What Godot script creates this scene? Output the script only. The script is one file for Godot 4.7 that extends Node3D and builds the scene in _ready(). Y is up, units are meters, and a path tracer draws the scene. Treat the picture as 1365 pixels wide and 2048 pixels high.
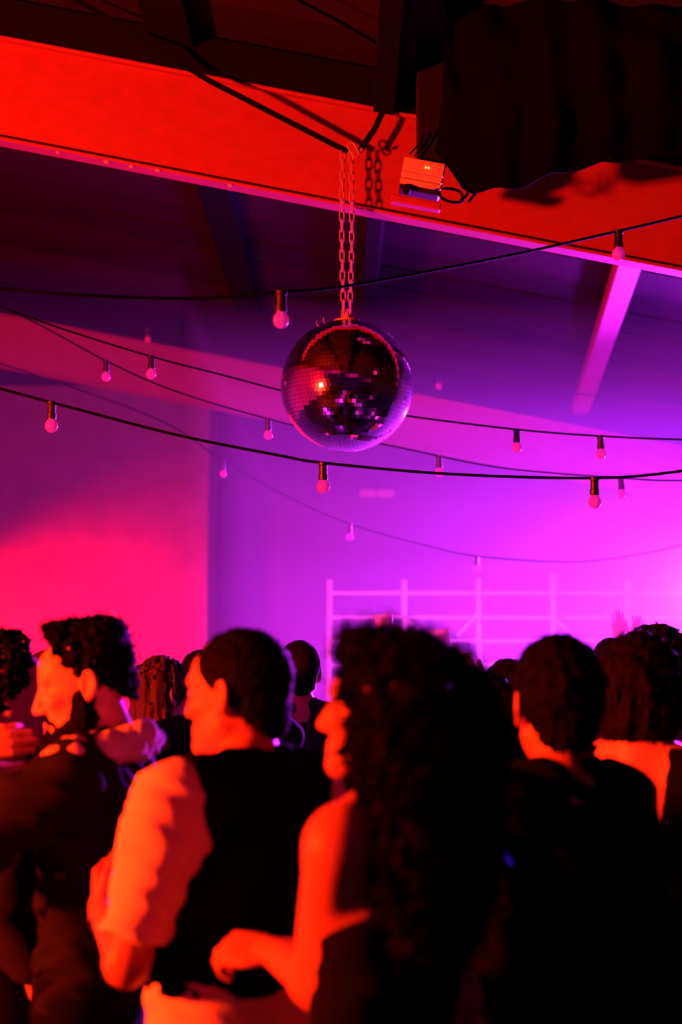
extends Node3D

const FOCAL := 2844.0
const EYE := 1.68
const SLOPE := -0.197
const TILT := 0.09152

var rng := RandomNumberGenerator.new()
var M := {}
var taken := {}
var cache := {}


# ---------------------------------------------------------------- signed distance field meshed as surface nets
class Field:
	var o: Vector3
	var c: float
	var nx: int
	var ny: int
	var nz: int
	var d := PackedFloat32Array()

	func _init(lo: Vector3, hi: Vector3, cell: float) -> void:
		o = lo
		c = cell
		nx = int(ceil((hi.x - lo.x) / cell)) + 1
		ny = int(ceil((hi.y - lo.y) / cell)) + 1
		nz = int(ceil((hi.z - lo.z) / cell)) + 1
		d.resize(nx * ny * nz)
		d.fill(1.0)

	func capsule(a: Vector3, b: Vector3, ra: float, rb: float, k: float, flat := false) -> void:
		var pad: float = maxf(ra, rb) + k + 2.0 * c
		var lo := (Vector3(minf(a.x, b.x), minf(a.y, b.y), minf(a.z, b.z)) - Vector3.ONE * pad - o) / c
		var hi := (Vector3(maxf(a.x, b.x), maxf(a.y, b.y), maxf(a.z, b.z)) + Vector3.ONE * pad - o) / c
		var x0 := clampi(int(lo.x), 0, nx - 1)
		var x1 := clampi(int(hi.x) + 1, 0, nx - 1)
		var y0 := clampi(int(lo.y), 0, ny - 1)
		var y1 := clampi(int(hi.y) + 1, 0, ny - 1)
		var z0 := clampi(int(lo.z), 0, nz - 1)
		var z1 := clampi(int(hi.z) + 1, 0, nz - 1)
		var ab := b - a
		var l2: float = maxf(ab.length_squared(), 1e-9)
		var l := sqrt(l2)
		var dr := rb - ra
		var k4 := 1.0 / (4.0 * maxf(k, 1e-6))
		for z in range(z0, z1 + 1):
			for y in range(y0, y1 + 1):
				var i := x0 + nx * (y + ny * z)
				var p := Vector3(o.x + c * x0, o.y + c * y, o.z + c * z) - a
				for x in range(x0, x1 + 1):
					var tt := p.dot(ab) / l2
					var t := clampf(tt, 0.0, 1.0)
					var e := (p - ab * t).length() - ra - dr * t
					if flat and tt > 1.0:
						e = maxf((p - ab * tt).length() - rb, (tt - 1.0) * l)
					var old := d[i]
					var h := k - absf(old - e)
					d[i] = minf(old, e) - (h * h * k4 if h > 0.0 else 0.0)
					p.x += c
					i += 1

	func ell(m: Vector3, r: Vector3, k: float, turn := Basis(), cut := false) -> void:
		var pad: float = maxf(r.x, maxf(r.y, r.z)) + k + 2.0 * c
		var lo := (m - Vector3.ONE * pad - o) / c
		var hi := (m + Vector3.ONE * pad - o) / c
		var x0 := clampi(int(lo.x), 0, nx - 1)
		var x1 := clampi(int(hi.x) + 1, 0, nx - 1)
		var y0 := clampi(int(lo.y), 0, ny - 1)
		var y1 := clampi(int(hi.y) + 1, 0, ny - 1)
		var z0 := clampi(int(lo.z), 0, nz - 1)
		var z1 := clampi(int(hi.z) + 1, 0, nz - 1)
		var inv := turn.inverse()
		var q := Vector3(1.0 / r.x, 1.0 / r.y, 1.0 / r.z)
		var k4 := 1.0 / (4.0 * maxf(k, 1e-6))
		for z in range(z0, z1 + 1):
			for y in range(y0, y1 + 1):
				var i := x0 + nx * (y + ny * z)
				for x in range(x0, x1 + 1):
					var p := inv * (Vector3(o.x + c * x, o.y + c * y, o.z + c * z) - m)
					var u := p * q
					var k0 := u.length()
					var k1 := (u * q).length()
					var e := k0 * (k0 - 1.0) / maxf(k1, 1e-6)
					var old := d[i]
					if cut:
						e = -e
						var h := k - absf(old - e)
						d[i] = maxf(old, e) + (h * h * k4 if h > 0.0 else 0.0)
					else:
						var h2 := k - absf(old - e)
						d[i] = minf(old, e) - (h2 * h2 * k4 if h2 > 0.0 else 0.0)
					i += 1

	func keep_below(n: Vector3, p: Vector3) -> void:
		var w := n.normalized()
		var i := 0
		for z in nz:
			for y in ny:
				for x in nx:
					var old := d[i]
					if old < 3.0 * c:
						d[i] = maxf(old, w.dot(Vector3(o.x + c * x, o.y + c * y, o.z + c * z) - p))
					i += 1

	func rough(noise: FastNoiseLite, amp: float, turn := Basis(), stretch := Vector3.ONE) -> void:
		var i := 0
		var reach := 2.5 * c + 1.5 * amp
		for z in nz:
			for y in ny:
				for x in nx:
					if absf(d[i]) < reach:
						var p := turn * Vector3(o.x + c * x, o.y + c * y, o.z + c * z) * stretch
						d[i] += amp * noise.get_noise_3d(p.x, p.y, p.z)
					i += 1

	func into(out: Array, xf := Transform3D()) -> void:
		var v: PackedVector3Array = out[0]
		var nn: PackedVector3Array = out[1]
		var ix: PackedInt32Array = out[2]
		var cells := PackedInt32Array()
		cells.resize(nx * ny * nz)
		cells.fill(-1)
		var sy := nx
		var sz := nx * ny
		var used := PackedInt32Array()
		var near := 2.2 * c
		for z in nz - 1:
			for y in ny - 1:
				var i := nx * (y + ny * z)
				for x in nx - 1:
					var a := d[i]
					if absf(a) < near:
						var b := d[i + 1]
						var e := d[i + sy]
						var f := d[i + sy + 1]
						var g := d[i + sz]
						var h := d[i + sz + 1]
						var j := d[i + sz + sy]
						var k := d[i + sz + sy + 1]
						var s := int(a < 0) + int(b < 0) + int(e < 0) + int(f < 0) + int(g < 0) + int(h < 0) + int(j < 0) + int(k < 0)
						if s != 0 and s != 8:
							var sum := Vector3.ZERO
							var n := 0
							if (a < 0) != (b < 0):
								sum += Vector3(a / (a - b), 0, 0); n += 1
							if (e < 0) != (f < 0):
								sum += Vector3(e / (e - f), 1, 0); n += 1
							if (g < 0) != (h < 0):
								sum += Vector3(g / (g - h), 0, 1); n += 1
							if (j < 0) != (k < 0):
								sum += Vector3(j / (j - k), 1, 1); n += 1
							if (a < 0) != (e < 0):
								sum += Vector3(0, a / (a - e), 0); n += 1
							if (b < 0) != (f < 0):
								sum += Vector3(1, b / (b - f), 0); n += 1
							if (g < 0) != (j < 0):
								sum += Vector3(0, g / (g - j), 1); n += 1
							if (h < 0) != (k < 0):
								sum += Vector3(1, h / (h - k), 1); n += 1
							if (a < 0) != (g < 0):
								sum += Vector3(0, 0, a / (a - g)); n += 1
							if (b < 0) != (h < 0):
								sum += Vector3(1, 0, b / (b - h)); n += 1
							if (e < 0) != (j < 0):
								sum += Vector3(0, 1, e / (e - j)); n += 1
							if (f < 0) != (k < 0):
								sum += Vector3(1, 1, f / (f - k)); n += 1
							var p := sum / n
							cells[i] = v.size()
							used.append(i)
							v.append(xf * (o + (Vector3(x, y, z) + p) * c))
							var gr := Vector3(b - a + f - e + h - g + k - j, e - a + f - b + j - g + k - h, g - a + h - b + j - e + k - f)
							nn.append((xf.basis * gr).normalized())
					i += 1
		for i in used:
			var x := i % nx
			var y := (i / nx) % ny
			var z := i / sz
			var a := d[i] < 0
			if y > 0 and z > 0 and a != (d[i + 1] < 0):
				quad(ix, cells[i - sy - sz], cells[i - sz], cells[i], cells[i - sy], a)
			if x > 0 and z > 0 and a != (d[i + sy] < 0):
				quad(ix, cells[i - sz - 1], cells[i - 1], cells[i], cells[i - sz], a)
			if x > 0 and y > 0 and a != (d[i + sz] < 0):
				quad(ix, cells[i - 1 - sy], cells[i - sy], cells[i], cells[i - 1], a)
		out[0] = v
		out[1] = nn
		out[2] = ix

	func quad(ix: PackedInt32Array, a: int, b: int, e: int, f: int, outward: bool) -> void:
		if a < 0 or b < 0 or e < 0 or f < 0:
			return
		if outward:
			ix.append_array(PackedInt32Array([a, e, b, a, f, e]))
		else:
			ix.append_array(PackedInt32Array([a, b, e, a, e, f]))


func bag() -> Array:
	return [PackedVector3Array(), PackedVector3Array(), PackedInt32Array()]


func mesh_of(b: Array) -> ArrayMesh:
	var a := []
	a.resize(Mesh.ARRAY_MAX)
	a[Mesh.ARRAY_VERTEX] = b[0]
	a[Mesh.ARRAY_NORMAL] = b[1]
	a[Mesh.ARRAY_INDEX] = b[2]
	var m := ArrayMesh.new()
	m.add_surface_from_arrays(Mesh.PRIMITIVE_TRIANGLES, a)
	return m


func pour(b: Array, from: Array, xf: Transform3D) -> void:
	var v: PackedVector3Array = b[0]
	var n: PackedVector3Array = b[1]
	var ix: PackedInt32Array = b[2]
	var first := v.size()
	var flip := xf.basis.determinant() < 0.0
	var fv: PackedVector3Array = from[0]
	var fn: PackedVector3Array = from[1]
	var fi: PackedInt32Array = from[2]
	for p in fv:
		v.append(xf * p)
	for p in fn:
		n.append((xf.basis * p).normalized())
	for k in range(0, fi.size(), 3):
		ix.append(first + fi[k])
		ix.append(first + fi[k + (2 if flip else 1)])
		ix.append(first + fi[k + (1 if flip else 2)])
	b[0] = v
	b[1] = n
	b[2] = ix


# ---------------------------------------------------------------- plain shapes into bags (front faces clockwise)
func tri_flat(b: Array, p: Vector3, q: Vector3, r: Vector3, n: Vector3) -> void:
	var k: int = b[0].size()
	if (q - p).cross(r - p).dot(n) > 0.0:
		var t := q
		q = r
		r = t
	b[0].append_array(PackedVector3Array([p, q, r]))
	b[1].append_array(PackedVector3Array([n, n, n]))
	b[2].append_array(PackedInt32Array([k, k + 1, k + 2]))


func quad_flat(b: Array, p: Vector3, q: Vector3, r: Vector3, s: Vector3, n: Vector3) -> void:
	tri_flat(b, p, q, r, n)
	tri_flat(b, p, r, s, n)


func box(b: Array, xf: Transform3D, size: Vector3, bevel := 0.0) -> void:
	var h := size / 2.0
	var e := minf(bevel, minf(h.x, minf(h.y, h.z)) * 0.9)
	for ax in 3:
		for s in [-1.0, 1.0]:
			var u := (ax + 1) % 3
			var w := (ax + 2) % 3
			var pts := []
			for c in [[-1, -1], [1, -1], [1, 1], [-1, 1]]:
				var p := Vector3.ZERO
				p[ax] = s * h[ax]
				p[u] = c[0] * (h[u] - e)
				p[w] = c[1] * (h[w] - e)
				pts.append(xf * p)
			var n := Vector3.ZERO
			n[ax] = s
			quad_flat(b, pts[0], pts[1], pts[2], pts[3], (xf.basis * n).normalized())
			if e > 0.0:
				for t in [-1.0, 1.0]:
					# the chamfer between face ax and face u
					var cs := []
					for c in [[0, -1], [0, 1], [1, 1], [1, -1]]:
						var p := Vector3.ZERO
						p[ax] = s * (h[ax] - (0.0 if c[0] == 0 else e))
						p[u] = t * (h[u] - (e if c[0] == 0 else 0.0))
						p[w] = c[1] * (h[w] - e)
						cs.append(xf * p)
					var n2 := Vector3.ZERO
					n2[ax] = s
					n2[u] = t
					quad_flat(b, cs[0], cs[1], cs[2], cs[3], (xf.basis * n2).normalized())


func tube(b: Array, pts: Array, radii: Array, sides := 8, caps := true) -> void:
	var first: int = b[0].size()
	var side := Vector3.ZERO
	for i in pts.size():
		var p: Vector3 = pts[i]
		var dir: Vector3 = (pts[mini(i + 1, pts.size() - 1)] - pts[maxi(i - 1, 0)]).normalized()
		if side == Vector3.ZERO:
			side = dir.cross(Vector3.UP if absf(dir.y) < 0.9 else Vector3.RIGHT).normalized()
		side = (side - dir * side.dot(dir)).normalized()
		var up := side.cross(dir)
		var r: float = radii[mini(i, radii.size() - 1)]
		for k in sides:
			var a := TAU * k / sides
			var n := side * cos(a) + up * sin(a)
			b[0].append(p + n * r)
			b[1].append(n)
	for i in pts.size() - 1:
		for k in sides:
			var a := first + i * sides + k
			var c := first + i * sides + (k + 1) % sides
			b[2].append_array(PackedInt32Array([a, c, a + sides, c, c + sides, a + sides]))
	if caps:
		for e in [0, pts.size() - 1]:
			var m: Vector3 = pts[e]
			var n: Vector3 = (pts[0] - pts[1]).normalized() if e == 0 else (pts[-1] - pts[-2]).normalized()
			for k in sides:
				tri_flat(b, m, b[0][first + e * sides + k], b[0][first + e * sides + (k + 1) % sides], n)


# profile: [radius, height] pairs from bottom to top, turned about y
func lathe(b: Array, xf: Transform3D, profile: Array, sides := 20) -> void:
	for i in profile.size() - 1:
		var r0: float = profile[i][0]
		var r1: float = profile[i + 1][0]
		var y0: float = profile[i][1]
		var y1: float = profile[i + 1][1]
		var slope := Vector2(y1 - y0, r0 - r1).normalized()
		for k in sides:
			var a := TAU * k / sides
			var c := TAU * (k + 1) / sides
			var first: int = b[0].size()
			for q in [[r0, y0, a], [r1, y1, a], [r1, y1, c], [r0, y0, c]]:
				b[0].append(xf * Vector3(q[0] * cos(q[2]), q[1], q[0] * sin(q[2])))
				b[1].append((xf.basis * Vector3(slope.x * cos(q[2]), slope.y, slope.x * sin(q[2]))).normalized())
			b[2].append_array(PackedInt32Array([first, first + 2, first + 1, first, first + 3, first + 2]))


func ball_shape(b: Array, xf: Transform3D, r: float, rings := 10, sides := 16) -> void:
	var first: int = b[0].size()
	for i in rings + 1:
		var t := PI * i / rings
		for k in sides + 1:
			var a := TAU * k / sides
			var n := Vector3(sin(t) * cos(a), cos(t), sin(t) * sin(a))
			b[0].append(xf * (n * r))
			b[1].append((xf.basis * n).normalized())
	for i in rings:
		for k in sides:
			var a := first + i * (sides + 1) + k
			var c := a + sides + 1
			b[2].append_array(PackedInt32Array([a, c, a + 1, a + 1, c, c + 1]))


func lying(p: Vector3) -> Transform3D:
	return Transform3D(Basis(), p)


func along(y: Vector3, hint := Vector3.BACK) -> Basis:
	var up := y.normalized()
	var x := up.cross(hint).normalized()
	if x.length() < 0.1:
		x = up.cross(Vector3.RIGHT).normalized()
	return Basis(x, up, x.cross(up))


# ---------------------------------------------------------------- nodes
func numbered(called: String) -> String:
	taken[called] = taken.get(called, -1) + 1
	return called if taken[called] == 0 else "%s_%03d" % [called, taken[called]]


func thing(called: String, label: String, category: String, where := Vector3.ZERO, turn := 0.0, group := "", kind := "") -> Node3D:
	var o := Node3D.new()
	o.name = numbered(called)
	add_child(o)
	o.position = where
	o.rotation.y = turn
	tag(o, label, category, group, kind)
	return o


func tag(o: Node, label: String, category := "", group := "", kind := "") -> void:
	o.set_meta("label", label)
	if category:
		o.set_meta("category", category)
	if group:
		o.set_meta("group", group)
	if kind:
		o.set_meta("kind", kind)


func part(called: String, b, m: Material, parent: Node, label := "") -> MeshInstance3D:
	var o := MeshInstance3D.new()
	o.name = called
	o.mesh = b if b is Mesh else mesh_of(b)
	o.material_override = m
	parent.add_child(o, true)
	if label:
		o.set_meta("label", label)
	return o


func at(u: float, v: float, depth: float) -> Vector3:
	var x := (u - 682.5) / FOCAL
	var y := (1024.0 - v) / FOCAL
	var s := depth / (cos(TILT) - y * sin(TILT))
	return Vector3(x * s, EYE + (y * cos(TILT) + sin(TILT)) * s, -depth)


func paint(name_: String, c: Color, rough := 0.8, metal := 0.0, spec := 0.5) -> StandardMaterial3D:
	var m := StandardMaterial3D.new()
	m.resource_name = name_
	m.albedo_color = c
	m.roughness = rough
	m.metallic = metal
	m.metallic_specular = spec
	M[name_] = m
	return m


func grain(m: StandardMaterial3D, freq: float, scale: Vector3, low: float, seed_: int) -> void:
	var n := FastNoiseLite.new()
	n.seed = seed_
	n.frequency = freq
	n.fractal_octaves = 5
	var t := NoiseTexture2D.new()
	t.width = 512
	t.height = 512
	t.seamless = true
	t.noise = n
	var g := Gradient.new()
	g.set_color(0, Color(low, low, low))
	g.set_color(1, Color.WHITE)
	t.color_ramp = g
	m.albedo_texture = t
	m.uv1_triplanar = true
	m.uv1_world_triplanar = true
	m.uv1_scale = scale


func noise(freq: float, seed_: int, octaves := 3) -> FastNoiseLite:
	var n := FastNoiseLite.new()
	n.noise_type = FastNoiseLite.TYPE_SIMPLEX_SMOOTH
	n.frequency = freq
	n.fractal_octaves = octaves
	n.seed = seed_
	return n


# ================================================================ the scene
func _ready() -> void:
	rng.seed = 7
	view()
	materials()
	room()
	beams()
	haze()
	lamps()
	timber_frame()
	mirror_ball()
	rigging()
	strings()
	people()
	small_things()


func view() -> void:
	var cam := Camera3D.new()
	cam.name = "camera"
	cam.position = Vector3(0, EYE, 0)
	cam.rotation.x = TILT
	cam.near = 0.05
	cam.far = 100.0
	var lens := CameraAttributesPhysical.new()
	lens.frustum_focal_length = 50.0
	lens.frustum_focus_distance = 5.4
	lens.exposure_aperture = 2.0
	lens.frustum_near = 0.05
	lens.frustum_far = 100.0
	add_child(cam)
	cam.attributes = lens
	cam.fov = rad_to_deg(2.0 * atan(1024.0 / FOCAL))
	cam.current = true
	var env := Environment.new()
	env.background_mode = Environment.BG_COLOR
	env.background_color = Color(0, 0, 0)
	env.tonemap_mode = Environment.TONE_MAPPER_LINEAR
	env.tonemap_exposure = 1.0
	env.volumetric_fog_enabled = true
	env.volumetric_fog_density = 0.0
	env.sdfgi_enabled = true
	env.ssao_enabled = true
	env.ssil_enabled = true
	var w := WorldEnvironment.new()
	w.name = "environment"
	w.environment = env
	add_child(w)


# a stage lamp: housing, yoke, lens that glows, and the light just in front of it
func par_lamp(label: String, where: Vector3, aim: Vector3, color: Color, energy: float, angle: float, radius: float, glow: float, blend := 1.0) -> void:
	var t := thing("stage_lamp", label, "lamp", where)
	var dir := (aim - where).normalized()
	var bs := along(-dir, Vector3.UP)
	var can := bag()
	lathe(can, Transform3D(bs, Vector3.ZERO), [[radius, -0.02], [radius + 0.012, -0.02], [radius + 0.012, 0.16], [radius * 0.6, 0.26], [0.0, 0.27]], 20)
	part("housing", can, M.black_metal, t)
	var lens := bag()
	lathe(lens, Transform3D(bs, Vector3.ZERO), [[0.0, -0.004], [radius * 0.98, -0.002], [radius * 0.98, 0.012]], 20)
	var lm := paint("lamp_lens_" + str(taken["stage_lamp"]), Color(0.05, 0.05, 0.05), 0.4)
	lm.emission_enabled = true
	lm.emission = color
	lm.emission_energy_multiplier = glow
	part("lens", lens, lm, t)
	var yoke := bag()
	var side := dir.cross(Vector3.UP).normalized()
	tube(yoke, [-side * (radius + 0.03) - dir * 0.08, -side * (radius + 0.03) - dir * 0.08 + Vector3.DOWN * (radius + 0.06), side * (radius + 0.03) - dir * 0.08 + Vector3.DOWN * (radius + 0.06), side * (radius + 0.03) - dir * 0.08], [0.01], 6)
	part("yoke", yoke, M.black_metal, t)
	var stand := bag()
	tube(stand, [Vector3.DOWN * (radius + 0.06) - dir * 0.08, Vector3(0, -where.y + 0.03, 0) - Vector3(dir.x, 0, dir.z) * 0.08], [0.018], 8)
	part("stand", stand, M.black_metal, t)
	for k in 3:
		var leg := bag()
		var out := Vector3(cos(TAU * k / 3.0), 0, sin(TAU * k / 3.0))
		tube(leg, [Vector3(0, -where.y + 0.55, 0), Vector3(0, -where.y + 0.012, 0) + out * 0.4], [0.011], 6)
		part("leg", leg, M.black_metal, t)
	var l := SpotLight3D.new()
	l.name = "beam_of_light"
	l.position = dir * 0.03
	l.basis = Basis.looking_at(dir)
	l.light_color = color
	l.light_energy = energy
	l.spot_angle = angle
	l.spot_angle_attenuation = blend
	l.spot_range = 40.0
	l.spot_attenuation = 2.0
	l.light_size = radius
	l.shadow_enabled = true
	t.add_child(l)


func lamps() -> void:
	# red flood beside the dance floor, left of the camera, aimed at the mirror ball
	var where := Vector3(-4.25, 2.0, -1.75)
	var dir := (Vector3(0.3, 2.0, -4.2) - where).normalized()
	var t := thing("flood_lamp", "red square flood panel on a stand left of the dance floor", "lamp", where)
	var bs := Basis.looking_at(dir)
	var b := bag()
	box(b, Transform3D(bs, -dir * 0.06), Vector3(0.36, 0.36, 0.1), 0.01)
	part("housing", b, M.black_metal, t)
	var g := bag()
	box(g, Transform3D(bs, -dir * 0.004), Vector3(0.28, 0.28, 0.01), 0.002)
	var red := Color(1, 0.17, 0.01)
	var gm := paint("flood_lens", Color(0.05, 0.02, 0.02), 0.4)
	gm.emission_enabled = true
	gm.emission = red
	gm.emission_energy_multiplier = 8.0
	part("glowing_panel", g, gm, t)
	var s := bag()
	tube(s, [-dir * 0.12, Vector3(0, -where.y + 0.02, 0) - Vector3(dir.x, 0, dir.z) * 0.12], [0.022], 8)
	part("stand", s, M.black_metal, t)
	var foot := bag()
	lathe(foot, lying(Vector3(0, -where.y, 0) - Vector3(dir.x, 0, dir.z) * 0.12), [[0.25, 0.0], [0.25, 0.02], [0.03, 0.035], [0.0, 0.035]], 18)
	part("base", foot, M.black_metal, t)
	var l := AreaLight3D.new()
	l.name = "panel_light"
	l.position = dir * 0.01
	l.basis = bs
	l.area_size = Vector2(0.26, 0.26)
	l.area_range = 40.0
	l.area_attenuation = 2.0
	l.area_normalize_energy = true
	l.light_color = red
	l.light_energy = 150.0
	l.shadow_enabled = true
	t.add_child(l)
	# violet and blue lamps on the stage side, red wash by the far left wall
	par_lamp("violet stage lamp on a stand beyond the right edge of the crowd", Vector3(3.1, 2.25, -11.2), Vector3(1.85, 0.8, -9.0), Color(0.76, 0.15, 1.0), 560.0, 64.0, 0.13, 6.0, 0.9)
	par_lamp("blue uplight on a stand at the right side of the hall", Vector3(3.3, 1.5, -9.2), Vector3(1.9, 3.7, -9.0), Color(0.3, 0.0, 1.0), 45.0, 42.0, 0.1, 4.0)
	par_lamp("added unseen red lamp that reddens the left wall near the flood panel", Vector3(-4.4, 0.5, 0.2), Vector3(-4.8, 4.0, -1.8), Color(1.0, 0.06, 0.03), 160.0, 48.0, 0.1, 4.0)  # added lamp, no known source; reddens the wall and the ball's reflections
	par_lamp("added pink lamp hidden behind the crowd to brighten the timber frame", Vector3(0.7, 0.55, -11.3), Vector3(1.1, 2.0, -13.0), Color(1.0, 0.35, 0.75), 9.0, 60.0, 0.09, 3.0)  # added out of sight only to brighten the posts of the frame
	par_lamp("red wash lamp on a stand near the far left wall", Vector3(-4.2, 1.7, -12.5), Vector3(-2.6, 0.8, -14.0), Color(1.0, 0.02, 0.03), 150.0, 62.0, 0.12, 6.0)


func haze() -> void:
	# an even layer of haze that stays below the roof
	var banks := [["stage haze hanging in a layer across the right back of the hall", false, Vector3(1.95, 1.61, -11.05), Vector3(5.3, 3.18, 9.7), 0.045],
		["thinner stage haze at the left back of the hall", false, Vector3(-3.08, 1.72, -11.05), Vector3(4.7, 3.4, 9.7), 0.014]]
	for q in banks:
		var f := FogVolume.new()
		f.name = numbered("haze")
		f.shape = RenderingServer.FOG_VOLUME_SHAPE_ELLIPSOID if q[1] else RenderingServer.FOG_VOLUME_SHAPE_BOX
		f.size = q[3]
		f.position = q[2]
		var m := FogMaterial.new()
		m.density = q[4]
		m.albedo = Color(0.95, 0.95, 0.95)
		f.material = m
		add_child(f)
		tag(f, q[0], "haze", "", "stuff")


func materials() -> void:
	paint("black_metal", Color(0.06, 0.06, 0.065), 0.5, 0.2)
	paint("beam_paint", Color(0.58, 0.22, 0.24), 0.6)
	grain(M.beam_paint, 0.03, Vector3(0.5, 0.9, 0.5), 0.9, 3)
	paint("dark_timber", Color(0.05, 0.04, 0.04), 0.85, 0.0, 0.12)
	for k in 3:
		var w := paint("board_" + str(k), [Color(0.18, 0.12, 0.11), Color(0.155, 0.105, 0.1), Color(0.205, 0.14, 0.125)][k], 0.75, 0.0, 0.15)
		grain(w, 0.03, Vector3(0.35, 0.6, 2.4), 0.7, 10 + k)
	paint("partition_paint", Color(0.46, 0.41, 0.42), 0.9)
	grain(M.partition_paint, 0.015, Vector3(0.4, 0.4, 0.4), 0.88, 26)
	paint("red_light_paint", Color(0.66, 0.16, 0.15), 0.85)  # red light put into the wall colour, for the mirror ball to reflect
	grain(M.red_light_paint, 0.015, Vector3(0.4, 0.4, 0.4), 0.85, 25)
	paint("dark_wall", Color(0.13, 0.12, 0.125), 0.9, 0.0, 0.12)
	grain(M.dark_wall, 0.015, Vector3(0.4, 0.4, 0.4), 0.8, 22)
	paint("floor_paint", Color(0.13, 0.12, 0.12), 0.6, 0.0, 0.12)
	grain(M.floor_paint, 0.03, Vector3(0.5, 0.5, 0.5), 0.6, 23)
	paint("pale_timber", Color(0.86, 0.82, 0.8), 0.7)
	paint("mirror", Color(0.92, 0.92, 0.93), 0.09, 1.0)
	paint("ball_core", Color(0.08, 0.08, 0.08), 0.7)
	paint("steel", Color(0.7, 0.62, 0.6), 0.4, 0.35)
	paint("strap", Color(0.05, 0.045, 0.045), 0.85, 0.0, 0.12)
	paint("cable", Color(0.025, 0.025, 0.025), 0.8, 0.0, 0.12)
	paint("socket_black", Color(0.07, 0.065, 0.065), 0.45)
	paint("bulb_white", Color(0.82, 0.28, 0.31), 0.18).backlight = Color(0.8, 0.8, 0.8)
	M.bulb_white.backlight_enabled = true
	paint("black_cloth", Color(0.02, 0.022, 0.022), 0.95, 0.0, 0.08)
	paint("case_white", Color(0.8, 0.78, 0.76), 0.45)
	var cl := paint("clear_plastic", Color(0.95, 0.9, 0.92, 0.35), 0.12)
	cl.transparency = BaseMaterial3D.TRANSPARENCY_ALPHA
	paint("rubber", Color(0.05, 0.05, 0.05), 0.7, 0.0, 0.12)
	# people
	paint("skin_light", Color(0.86, 0.64, 0.53), 0.5)
	paint("skin_mid", Color(0.72, 0.5, 0.39), 0.5)
	paint("skin_brown", Color(0.5, 0.33, 0.25), 0.5)
	paint("hair_black", Color(0.04, 0.036, 0.036), 0.7, 0.0, 0.12)
	paint("hair_dark", Color(0.07, 0.055, 0.055), 0.7, 0.0, 0.15)
	paint("hair_brown", Color(0.22, 0.15, 0.12), 0.65, 0.0, 0.25)
	paint("tee_white", Color(0.88, 0.85, 0.82), 0.95)
	paint("cloth_black", Color(0.05, 0.055, 0.055), 0.95, 0.0, 0.12)
	paint("cloth_charcoal", Color(0.1, 0.1, 0.1), 0.95, 0.0, 0.15)
	paint("cloth_grey", Color(0.5, 0.47, 0.45), 0.95)
	paint("cloth_pale", Color(0.78, 0.73, 0.7), 0.95)
	paint("cloth_navy", Color(0.12, 0.12, 0.2), 0.95)
	paint("denim", Color(0.15, 0.17, 0.24), 0.9)
	paint("shoe", Color(0.08, 0.08, 0.08), 0.6)


func structure(called: String, label: String) -> Node3D:
	var o := Node3D.new()
	o.name = called
	add_child(o)
	tag(o, label, "", "", "structure")
	return o


func room() -> void:
	var b := bag()
	box(b, lying(Vector3(0, -0.1, -6)), Vector3(11.4, 0.2, 20.6))
	tag(part("floor", b, M.floor_paint, self), "dark painted concrete dance floor", "", "", "structure")
	for w in [["wall_left", Vector3(-5.6, 2.8, -6), Vector3(0.2, 5.6, 20.6)], ["wall_right", Vector3(5.6, 2.8, -6), Vector3(0.2, 5.6, 20.6)], ["wall_front", Vector3(0, 2.8, 4.2), Vector3(11.4, 5.6, 0.2)], ["wall_back", Vector3(0, 2.8, -16.2), Vector3(11.4, 5.6, 0.2)]]:
		b = bag()
		box(b, lying(w[1]), w[2])
		tag(part(w[0], b, M.red_light_paint if w[0] == "wall_left" else M.dark_wall, self), {"wall_left": "left wall with red light put into its paint", "wall_right": "dark painted right wall", "wall_front": "dark painted wall behind the camera", "wall_back": "dark painted far wall"}[w[0]], "", "", "structure")
	# pale partition in front of the back wall at the left
	b = bag()
	box(b, lying(Vector3(-3.4, 2.12, -14.4)), Vector3(4.2, 4.24, 0.8), 0.02)
	tag(part("wall_partition", b, M.partition_paint, self), "pale partition wall at the far left", "", "", "structure")
	# sloping board ceiling
	var c := structure("ceiling", "sloping board ceiling of the hall")
	var turn := Basis(Vector3.BACK, atan(SLOPE))
	var slab := bag()
	box(slab, Transform3D(turn, Vector3(0, 4.3, -6)), Vector3(11.6, 0.16, 20.8))
	part("roof_deck", slab, M.dark_timber, c)
	var shape := bag()
	box(shape, Transform3D(turn, Vector3.ZERO), Vector3(11.5, 0.05, 0.475), 0.008)
	var one := mesh_of(shape)
	for k in 40:
		var p := part("board", one, M["board_" + str((k * 7 + k / 3) % 3)], c)
		p.position = Vector3(0, 4.195 + 0.006 * ((k * 5) % 3 - 1), 3.7 - 0.5 * k)


func roof_y(x: float) -> float:
	return 4.165 + SLOPE * x


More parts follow.
